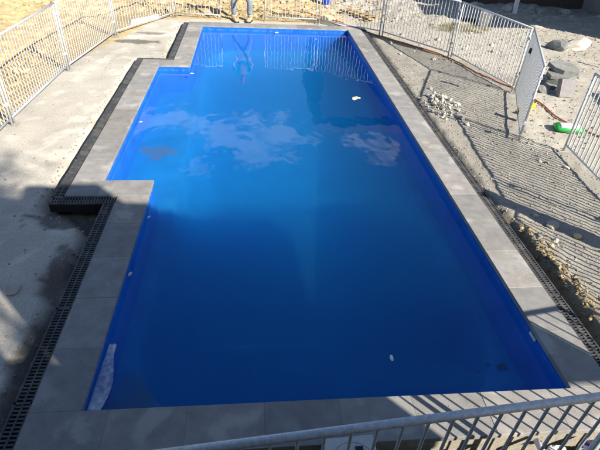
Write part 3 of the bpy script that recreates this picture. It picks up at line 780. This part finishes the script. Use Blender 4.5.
def loose_stones():
    spots = [(5.02, 2.60, .05, CHALK, 'small white stone at the near edge of the broad dark shadow band'), (5.12, 2.36, .085, STONE, 'rounded pale stone, largest beside the broad dark shadow band'),
             (5.33, 2.14, .06, SAND, 'tan stone on the lower edge of the broad dark shadow band'), (4.83, 2.14, .05, GREYST, 'small bluish grey stone near the trench by the right coping'),
             (5.0, 2.06, .06, CHALK, 'pale stone near the trench, right of the bluish grey one'), (6.17, 3.86, .05, CHALK, 'small white stone by the fence foot at the right edge'),
             (5.83, 4.05, .05, CHALK, 'white stone on the striped ground below the gate panel'), (5.92, 4.0, .045, GREYST, 'dark stone on the striped ground below the gate panel'),
             (5.0, 9.55, .06, STONE, 'pale stone by the right fence foot, close to the far corner'), (5.75, 9.2, .07, STONE, 'pale stone under the joint of the two right fence panels'),
             (4.98, 10.5, .07, CHALK, 'lumpy white stone behind the hose near the far right corner'), (-1.05, 1.42, .10, CHALK, 'pale rounded stone in the sunlit gap on the left slab'),
             (5.13, 5.66, .075, GREYST, 'dark stone at the near end of the rubble heap')]
    for i, (x, y, s, m, lab) in enumerate(spots): rock('stone', x, y, s, m, lab, seed=400+i, sub=2)
    rock('stone_slab', 10.15, 10.55, .62, CHALK, 'broad pale rock slab lying in the gravel yard', 'rock', seed=431, sub=2, flat=.30, dz=.4)
    rock('boulder', 9.55, 10.3, .30, GREYST, 'dark grey boulder against the left end of the pale rock slab', 'rock', seed=432, sub=2, flat=.6, dz=.4)
loose_stones()
def bank_rocks():
    rnd = random.Random(5); protos = {}
    def put(x, y, s, m, lab, grp, name='rock'):
        k = (m.name, rnd.randrange(4))
        if k not in protos:
            b = MB(); b.quadmesh(*rock_mesh(600+len(protos), 2, .7)); protos[k] = o = b.build(name, m)
        else:
            o = protos[k].copy(); COL.objects.link(o)
        o.location = (x, y, gz(x, y)+s*.2); o.scale = (s, s*rnd.uniform(.7, 1.1), s*rnd.uniform(.7, 1)); o.rotation_euler = (rnd.uniform(-.3, .3), rnd.uniform(-.3, .3), rnd.uniform(0, 6.3))
        tag(o, lab, 'rock', grp)
    for i in range(48):
        x = rnd.uniform(-7.5, -2.8); y = rnd.uniform(6, 17)
        if x > -2.75+max(0, y-8)*.3: continue
        put(x, y, rnd.choice((.05, .06, .08, .13)), SAND, 'rough yellow sandstone rock on the sandy bank beyond the left fence', 'sandstone rocks on the left bank')
    for i in range(46):
        x = rnd.uniform(-1.5, 5.2); y = rnd.uniform(12.75, 16.8)
        if x > 3.6 and y < 13.2: continue
        put(x, y, rnd.choice((.06, .09, .12, .2)), SAND if rnd.random() < .7 else CHALK, 'rough tan rock on the sandy ground beyond the far fence', 'rocks beyond the far fence')
    for i in range(40):
        x = rnd.uniform(5.3, 8.2); y = rnd.uniform(9.6, 15.2)
        if (x-4.89)*.82+(y-11.2)*.57 < .35: continue
        put(x, y, rnd.choice((.05, .07, .1)), STONE, 'pale grey rock lying in the gravel yard', 'rocks in the gravel yard')
    for i in range(16):
        x = rnd.uniform(9.2, 14); y = rnd.uniform(13.6, 15.5)
        put(x, y, rnd.choice((.08, .14, .22)), STONE, 'grey rock in the shade before the dark brick house', 'rocks before the brick house')
bank_rocks()
def gravel():
    rnd = random.Random(77)
    def field(name, m, n, pick, smin, smax, kind='stuff'):
        V = []; F = []; T = []; k = 0
        tries = 0
        while k < n and tries < n*12:
            tries += 1
            p = pick()
            if p is None: continue
            x, y = p; z = gz(x, y)
            if z < -1: continue
            s = smin*(smax/smin)**(rnd.random()**2.2); rv, rf = SMALL[rnd.randrange(10)]
            a = rnd.uniform(0, 6.28); ca, sa = math.cos(a), math.sin(a); b = len(V)
            t = rnd.uniform(.6, 1.2)
            for vx, vy, vz in rv: V.append((x+s*(vx*ca-vy*sa), y+s*(vx*sa+vy*ca), z+s*(vz+.25)))
            F += [tuple(i+b for i in f) for f in rf]; T += [t]*len(rv); k += 1
        mb = MB(); mb.quadmesh(V, F); mb.tone = T; o = mb.build(name, m); tag(o, kind=kind)
    grav = mat('loose_gravel', (.37, .34, .29), .9, var=.3, scale=15, attr='tone')
    def right():
        x = rnd.uniform(4.5, 6.5); y = rnd.uniform(-.2, 9.5); d = outer_dist(x, y)
        if d < .02 or (d > .35 and rnd.random() < .55): return None
        return x, y
    def yard():
        x = rnd.uniform(5, 12.5); y = rnd.uniform(4.2, 15.5)
        s = (x-4.89)*.82+(y-11.2)*.57
        if y > 7 and s < .1 and not (-.4 < s and rnd.random() < .5): return None
        if y < 7 and (x-6.75)*.92-(y-7.04)*.39 < .05: return None
        return x, y
    def left():
        x = rnd.uniform(-2.6, -.5); y = rnd.uniform(-.3, 12); d = outer_dist(x, y)
        if d < .02 or (d > .2 and rnd.random() < .93): return None
        return x, y
    def near():
        return rnd.uniform(-.3, 5.2), -.40-.6*rnd.random()**1.6
    def bank():
        x = rnd.uniform(-8, -2.6); y = rnd.uniform(4, 17); return (x, y) if x < -2.65+max(0, y-8)*.33 else None
    def far(): return rnd.uniform(-2, 6), rnd.uniform(12.6, 17)
    field('gravel', grav, 5200, right, .004, .020)
    field('gravel', grav, 5600, yard, .009, .038)
    field('gravel', grav, 1900, left, .004, .022)
    field('gravel', mat('brown_rubble', (.25, .22, .17), .9, var=.45, scale=15, attr='tone'), 2400, near, .006, .045)
    sg = mat('sand_gravel', (.44, .34, .19), .92, var=.35, scale=15, attr='tone')
    field('gravel', sg, 3000, bank, .010, .05)
    field('gravel', sg, 3400, far, .010, .06)
    # grit carried onto the coping
    def on_coping():
        if rnd.random() < .55: return W+CW*rnd.random()**.5, rnd.uniform(-.3, 11.8)
        if rnd.random() < .5: return rnd.uniform(-.3, 4.3), -CW*rnd.random()
        return -CW*rnd.random(), rnd.uniform(-.3, 3)
    V = []; F = []; T = []
    for k in range(420):
        x, y = on_coping(); s_ = .0022*(3.2**(rnd.random()**2)); rv, rf = SMALL[rnd.randrange(10)]; b0 = len(V)
        V += [(x+s_*a, y+s_*b_, .002+s_*(c_+.3)) for a, b_, c_ in rv]; F += [tuple(i+b0 for i in f) for f in rf]; T += [rnd.uniform(.6, 1.1)]*len(rv)
    mb = MB(); mb.quadmesh(V, F); mb.tone = T; tag(mb.build('grit', sg), kind='stuff')
    # clay lumps along the trench edge
    def clay():
        y = rnd.uniform(.1, 2.3); x = 4.70+.09*rnd.gauss(0, 1)+.12*fbm(4.8, y, 2, 2, 4)
        return (x, y) if x > 4.56 else None
    field('clay_crumbs', mat('clay_crumb', (.40, .31, .18), .95, var=.4, scale=12, attr='tone'), 420, clay, .008, .05)
gravel()
def weeds():
    rnd = random.Random(3); b = MB()
    for _ in range(1500):
        a = rnd.uniform(0, 6.28); q = math.sqrt(rnd.random()); x = 7.55+1.0*q*math.cos(a); y = 12.25+.5*q*math.sin(a)
        if fbm(x, y, 2.2, 2, 8) < -.05: continue
        z = gz(x, y); h = rnd.uniform(.03, .12); t = rnd.uniform(.6, 1.3); dx, dy = rnd.gauss(0, .04), rnd.gauss(0, .04); w = .006
        ca, sa = math.cos(a*3), math.sin(a*3)
        b.quadmesh([(x-w*ca, y-w*sa, z), (x+w*ca, y+w*sa, z), (x+dx, y+dy, z+h)], [(0, 1, 2)], tone=(t, t*rnd.uniform(.85, 1.1), t*.8))
    tag(b.build('weeds', mat('dry_weeds', (.20, .19, .07), .9, var=.3, attr='tone')), kind='stuff')
weeds()

# ------------------------------------------------------------------ things lying about
def hose():
    P = [(2.2, 14.1), (2.85, 13.6), (3.5, 12.95), (4.0, 12.45), (4.45, 11.62), (5.2, 10.72), (5.98, 9.7), (6.32, 8.6), (6.62, 7.9), (6.90, 7.2), (7.05, 6.4), (7.1, 5.7), (7.22, 5.25), (7.4, 4.8), (7.6, 4.2)]
    pts = []
    for i in range(len(P)-1):
        for k in range(6):
            t = k/6; x = P[i][0]*(1-t)+P[i+1][0]*t; y = P[i][1]*(1-t)+P[i+1][1]*t
            x += .04*math.sin(i*2.1+k*.4); pts.append((x, y, gz(x, y)+.022))
    b = MB(); b.tube(pts, .015, 8); tag(b.build('hose', ORANGE, smooth=True), 'long red-orange hose lying along the foot of the right fences', 'hose')
hose()
def bucket():
    x, y = 8.39, 12.6; r = empty('bucket', (x, y, gz(x, y)), .4, 'white plastic bucket with a lid standing in the gravel yard', 'bucket')
    M = Matrix.Rotation(.12, 3, 'Y')
    b = MB(); b.lathe([(.001, .0), (.145, .0), (.15, .02), (.175, .36), (.185, .36), (.185, .385), (.178, .39)], n=24, M=M); b.build('pail', WHITEP, r, True)
    b = MB(); b.lathe([(.19, .372), (.192, .41), (.18, .42), (.10, .414), (.001, .414)], n=24, M=M); b.build('lid', WHITEP, r, True)
    b = MB(); b.tube([M @ Vector((.19*math.cos(t), .19*math.sin(t)*.98-.0, .33-.22*math.sin(t) if t > 0 else .33)) for t in [k*math.pi/10 for k in range(11)]], .004, 6); b.build('handle', GALV, r, True)
bucket()
def pipe():
    b = MB(); pts = [(7.85, 13.05, gz(7.85, 13.05)+.05), (8.0, 13.08, gz(8, 13.08)+.09), (8.15, 13.02, gz(8.15, 13.02)+.09), (8.28, 12.92, gz(8.28, 12.92)+.05)]
    b.tube(pts, .05, 10); tag(b.build('pipe', BLACKP, smooth=True), 'short black pipe lying behind the white bucket', 'pipe')
pipe()
def upright_board():
    x, y = 10.3, 14.5; b = MB(); b.box((0, 0, .36), (.20, .05, .76), bev=.006); o = b.build('board', WHITEP); o.location = (x, y, gz(x, y)-.02); o.rotation_euler = (-.12, .10, .5)
    tag(o, 'narrow white board standing upright before the dark brick house', 'board')
upright_board()
def white_sheet():
    b = MB(); b.box((0, 0, .07), (.98, .03, .14), bev=.004); o = b.build('plank', WHITEP); o.location = (-1.62, 11.98, gz(-1.62, 11.98)+.0); o.rotation_euler = (.5, .0, .86)
    tag(o, 'white plank lying behind the far left fence panel', 'plank')
white_sheet()
def cord():
    pts = []
    for k in range(22):
        t = k/21; x = -1.78+1.10*t; y = 10.44+.22*t+.03*math.sin(t*7); pts.append((x, y, gz(x, y)+.012))
    b = MB(); b.tube(pts, .010, 6); tag(b.build('cord', WHITEP, smooth=True), 'thin white cord lying across the left slab near the far end', 'cord')
cord()
def pallet_beam():
    a = Vector((4.38, 13.88, 0)); b_ = Vector((5.08, 12.80, 0)); d = (b_-a); rz = math.atan2(d.y, d.x); Ln = d.length
    m = (a+b_)/2; r = empty('cleated_timber', (m.x, m.y, gz(m.x, m.y)+.03), rz, 'weathered timber with short cross pieces lying beyond the far right fence', 'timber')
    b = MB(); b.box((0, .0, .03), (Ln, .09, .045)); b.build('rail', TIMBER, r)
    b = MB(); b.box((0, -.28, .03), (Ln, .09, .045)); b.build('rail', TIMBER, r)
    for k in range(5):
        b = MB(); b.box((-Ln/2+.12+k*(Ln-.24)/4, -.14, .064), (.09, .42, .02)); b.build('slat', TIMBER, r)
pallet_beam()
def blue_can():
    x, y = 3.86, 15.1; r = empty('blue_drum', (x, y, gz(x, y)), 0, 'blue plastic drum at the top edge behind the far fence', 'drum')
    b = MB(); b.lathe([(.001, 0), (.13, 0), (.14, .03), (.14, .18), (.146, .19), (.14, .20), (.14, .38), (.12, .42), (.001, .425)], n=20); b.build('barrel', BLUEP, r, True)
    b = MB(); b.lathe([(.03, .42), (.03, .455), (.001, .457)], n=12); b.build('cap', WHITEP, r)
blue_can()
def slab_stack():
    rnd = random.Random(2)
    labs = ['bottom dark slab in the stack behind the gate panel', 'second dark slab from the bottom of the stack behind the gate panel', 'third dark slab in the stack behind the gate panel', 'top slab of the stack behind the gate, tilted and pale on its upper side']
    z = gz(8.1, 7.75)
    for i, lab in enumerate(labs):
        b = MB(); t = .07+.02*(i % 2); poly = []
        for k in range(7):
            a = k*2*math.pi/7; poly.append((.34*math.cos(a)*(1+.25*rnd.uniform(-1, 1)), .27*math.sin(a)*(1+.25*rnd.uniform(-1, 1))))
        b.prism(poly, 0, t); o = b.build('stone_slab', GREYST); o.location = (8.0+rnd.uniform(-.06, .06)+i*.04, 7.40+i*.10, z+.0); z += t+.015
        o.rotation_euler = (.05*rnd.uniform(-1, 1) if i < 3 else .16, .05*rnd.uniform(-1, 1) if i < 3 else .10, rnd.uniform(-.4, .4)); tag(o, lab, 'stone slab')
    b = MB(); poly = [(-.2, -.05), (.2, -.05), (.2, .05), (-.2, .05)]; b.box((0, 0, .2), (.36, .12, .36), bev=.012)
    o = b.build('concrete_block', mat('grey_block', (.22, .21, .22), .9, var=.2, scale=14, bump=.2)); o.location = (7.83, 6.85, gz(7.83, 6.85)-.03); o.rotation_euler = (-.35, .08, .12)
    tag(o, 'grey concrete block leaning on the dark slabs behind the gate panel', 'block')
    rock('dark_rock', 7.45, 7.15, .17, GREYST, 'dark rock low in the shadow left of the grey block', 'rock', seed=512)
slab_stack()
def bag():
    x, y = 6.93, 5.17; r = empty('bag', (x, y, gz(x, y)), -.25, 'green and white plastic bag lying by the right fence', 'bag')
    def pillow(sx, sy, h, x0, x1):
        V = []; F = []; n = 14; k = 10
        for i in range(n+1):
            u = x0+(x1-x0)*i/n
            for j in range(k):
                a = 2*math.pi*j/k; e = max(.12, (1-abs(u)**4))**.5
                V.append((u*sx, math.cos(a)*sy*(.75+.25*e), h+math.sin(a)*h*e*(1+.08*math.sin(u*9+a*2))))
        for i in range(n):
            for j in range(k): F.append((i*k+j, i*k+(j+1) % k, (i+1)*k+(j+1) % k, (i+1)*k+j))
        F.append(tuple(range(k))); F.append(tuple(n*k+j for j in range(k))[::-1]); return V, F
    b = MB(); b.quadmesh(*pillow(.24, .15, .07, -1, 1)); b.build('sack', GREENB, r, True)
    V, F = pillow(.243, .153, .0715, -1, 1); k = 10
    top = MB(); top.quadmesh(V, [f for f in F if len(f) == 4 and f[0] % k in (1, 2, 3) and 2 <= f[0]//k <= 11]); o = top.build('printed_panel', WHITEP, r, True); o.modifiers.new('t', 'SOLIDIFY').thickness = .003
    st = MB(); st.quadmesh(V, [f for f in F if len(f) == 4 and f[0] % k in (6, 7) and f[0]//k in (4, 5, 6, 8, 9)]); o = st.build('printed_stripe', WHITEP, r, True); o.modifiers.new('t', 'SOLIDIFY').thickness = .003
bag()
def yellow_level():
    r = empty('spirit_level', (6.66, 6.02, gz(6.66, 6.02)), math.atan2(.49, .55), 'yellow plastic bar leaning behind the gate panel', 'bar')
    b = MB(); b.box((0, .05, .06), (.66, .03, .09), bev=.005); b.build('bar', YELLOW, r)
    for u in (-.28, .28): b = MB(); b.box((u, .05, .111), (.10, .02, .012)); b.build('end_grip', BLACKP, r)
    b = MB(); b.box((0, 0, .12), (.10, .03, .26), bev=.004); o = b.build('timber_offcut', TIMBER); o.location = (6.20, 5.62, gz(6.2, 5.62)); o.rotation_euler = (-.2, 0, 1.1)
    o.name = 'timber_offcut'; tag(o, 'short brown timber offcut behind the near end of the gate panel', 'timber')
yellow_level()
def stake():
    x, y = 9.95, 8.75; b = MB(); b.box((0, 0, .2), (.045, .045, .5)); o = b.build('timber_stake', mat('ochre_timber', (.55, .36, .12), .8, var=.2)); o.location = (x, y, gz(x, y)); o.rotation_euler = (.0, .12, .3)
    tag(o, 'ochre timber stake in the gravel at the right edge', 'stake')
stake()

# ------------------------------------------------------------------ scraps in the water and beside the near coping
def scrap(name, pts, z, t, m, label, cat, smooth=False):
    cx = sum(p[0] for p in pts)/len(pts); cy = sum(p[1] for p in pts)/len(pts)
    b = MB(); b.prism([(p[0]-cx, p[1]-cy) for p in pts], 0, t); o = b.build(name, m); o.location = (cx, cy, z); tag(o, label, cat); return o
def crumple(name, x, y, z, s, m, label, cat, seed, parts=5, col2=None):
    rnd = random.Random(seed); n = 7; V = []; F = []
    for j in range(n):
        for i in range(n):
            u, v = i/(n-1)-.5, j/(n-1)-.5
            v *= .25+.9*math.sqrt(max(0, 1-(2*u)**2))*(.65+.7*abs(noise.noise(Vector((u*6, seed, 2)))))
            hz = .35*noise.noise(Vector((u*4+seed, v*4, seed)))+.18
            V.append((s*(u*1.6+.3*noise.noise(Vector((v*5, u*5, seed+3)))), s*(v*.95+.3*noise.noise(Vector((u*5, seed, v*5)))), s*max(.02, hz*(1-2.2*(u*u+v*v)))))
    for j in range(n-1):
        for i in range(n-1):
            a = j*n+i; F.append((a, a+1, a+n+1, a+n))
    b = MB(); b.quadmesh(V, F); o = b.build(name, m); o.location = (x, y, z); o.rotation_euler = (0, 0, rnd.uniform(0, 3))
    sd = o.modifiers.new('thick', 'SOLIDIFY'); sd.thickness = .002; tag(o, label, cat); return o
CREAM = mat('cream_leaf', (.72, .64, .36), .7, var=.25, scale=25)
crumple('leaf', 3.36, 6.66, ZW-.003, .13, CREAM, 'curled cream leaf floating on the right half of the water', 'leaf', 4)
crumple('feather', 2.57, .46, ZW-.003, .04, WHITEP, 'small white feather floating near the near coping', 'feather', 9)
crumple('white_scrap', .05, 2.70, ZW-.003, .035, WHITEP, 'small pale scrap floating by the left wall below the bay corner', 'scrap', 11)
crumple('white_scrap', .03, 1.66, ZW-.003, .04, WHITEP, 'white scrap against the left wall, nearer than the other scrap', 'scrap', 12)
crumple('white_scrap', -.55, 5.48, ZW-.003, .035, WHITEP, 'white dot floating along the outer wall of the bay', 'scrap', 13)
crumple('white_scrap', 2.02, 11.36, ZW-.003, .06, WHITEP, 'white scrap floating against the far wall', 'scrap', 14)
crumple('white_scrap', .06, 7.95, ZW-.003, .045, WHITEP, 'white scrap floating at the inner corner on the far side of the bay', 'scrap', 15)
DEBRIS = mat('dark_leaf', (.05, .045, .03), .8)
def soaked(x, y, z, s, seed, label):
    rnd = random.Random(seed); pts = []
    for k in range(11):
        a = k*2*math.pi/11; q = s*(1+.45*rnd.uniform(-1, 1)); pts.append((x+q*math.cos(a)*1.2, y+q*math.sin(a)))
    scrap('soaked_leaf', pts, z, .006, DEBRIS, label, 'leaf')
soaked(3.86, .66, -.597, .045, 1, 'dark soaked leaf lying on the ledge in the near right corner')
soaked(3.72, .70, -.597, .018, 2, 'small dark leaf on the near right ledge, left of the larger one')
soaked(3.60, .62, -.597, .014, 3, 'tiny dark speck on the near right ledge')
soaked(.42, .30, -.597, .025, 4, 'dark soaked leaf on the ledge in the near left corner')
def plastic_strip():
    m = bpy.data.materials.new('cloudy_plastic'); m.use_nodes = True; nt = m.node_tree; N = nt.nodes; l = nt.links.new
    b = N['Principled BSDF']; b.inputs['Base Color'].default_value = (.62, .68, .75, 1); b.inputs['Roughness'].default_value = .35
    n = N.new('ShaderNodeTexNoise'); n.inputs['Scale'].default_value = 22; n.inputs['Detail'].default_value = 6
    rp = N.new('ShaderNodeValToRGB'); rp.color_ramp.elements[0].position = .42; rp.color_ramp.elements[1].position = .62
    rp.color_ramp.elements[0].color = (.16, .16, .16, 1); rp.color_ramp.elements[1].color = (.42, .42, .42, 1)
    g = N.new('ShaderNodeNewGeometry'); l(g.outputs['Position'], n.inputs[0]); l(n.outputs[0], rp.inputs[0])
    sp = N.new('ShaderNodeSeparateXYZ'); l(g.outputs['Position'], sp.inputs[0])           # frosted towards its two ends
    e1 = N.new('ShaderNodeMapRange'); e1.inputs['From Min'].default_value = .55; e1.inputs['From Max'].default_value = .70; l(sp.outputs[1], e1.inputs['Value'])
    e2_ = N.new('ShaderNodeMapRange'); e2_.inputs['From Min'].default_value = .22; e2_.inputs['From Max'].default_value = .08; l(sp.outputs[1], e2_.inputs['Value'])
    em = N.new('ShaderNodeMath'); em.operation = 'MAXIMUM'; l(e1.outputs[0], em.inputs[0]); l(e2_.outputs[0], em.inputs[1])
    ea = N.new('ShaderNodeMath'); ea.operation = 'MULTIPLY_ADD'; ea.inputs[1].default_value = 1.1; l(rp.outputs[0], ea.inputs[0]); 
    eb = N.new('ShaderNodeMath'); eb.operation = 'MULTIPLY'; l(em.outputs[0], eb.inputs[0]); l(n.outputs[0], eb.inputs[1]); l(eb.outputs[0], ea.inputs[2]); ea.use_clamp = True
    l(ea.outputs[0], b.inputs['Alpha'])
    V = []; F = []; ny, nx = 24, 6; rnd = random.Random(6)
    for j in range(ny+1):
        t = j/ny; y = .06+.66*t
        x0 = .015+.02*t; x1 = .115+.035*math.sin(t*5)+.02*t
        for i in range(nx+1):
            u = i/nx; V.append((x0+(x1-x0)*u, y+.01*math.sin(i*2), .006+.006*noise.noise(Vector((u*3, t*9, 1)))))
    for j in range(ny):
        for i in range(nx):
            a = j*(nx+1)+i; F.append((a, a+1, a+nx+2, a+nx+1))
    mb = MB(); mb.quadmesh(V, F); o = mb.build('plastic_strip', m, smooth=True); o.location = (0, 0, ZW)
    sd = o.modifiers.new('thick', 'SOLIDIFY'); sd.thickness = .003
    tag(o, 'cloudy white plastic strip floating in the near left corner', 'plastic strip')
plastic_strip()
def near_trash():
    x, y = 2.03, -.552; r = empty('skimmer_lid', (x, y, .0), .04, 'pale square board with a round groove and black notch under the foreground rail', 'lid')
    b = MB(); b.box((0, 0, .02), (.37, .42, .035), bev=.006); b.build('plate', GREYP, r)
    b = MB(); pr = []
    for k in range(40):
        a = 2*math.pi*k/40; pr.append((.165*math.cos(a), .165*math.sin(a), .038))
    b.tube(pr+[pr[0]], .0022, 6, caps=False); b.build('round_groove', mat('groove_grey', (.30, .30, .30), .8), r)
    b = MB(); b.box((.06, .10, .041), (.055, .05, .012)); b.build('notch', BLACKP, r)
    b = MB(); b.tube([(0, 0, 0), (.0, -.19, 0)], .024, 12); o = b.build('pipe_offcut', WHITEP, smooth=True); o.location = (3.50, -.40, -.062); o.rotation_euler = (-.1, 0, -.05)
    tag(o, 'short white pipe offcut lying below the near coping on the right', 'pipe')
    crumple('paper_scrap', 3.63, -.47, -.085, .085, WHITEP, 'crumpled white scrap beside the short white pipe', 'scrap', 31)
    crumple('wrapper', 3.90, -.52, -.085, .13, mat('purple_wrapper', (.10, .09, .20), .5, var=.5, scale=9, speck=(11, .60, (.6, .6, .6))), 'purple and white wrapper at the lower right corner', 'wrapper', 33)
    crumple('paper_scrap', 2.95, -.52, -.09, .045, GREYP, 'small grey scrap among the rubble under the rail', 'scrap', 35)
near_trash()
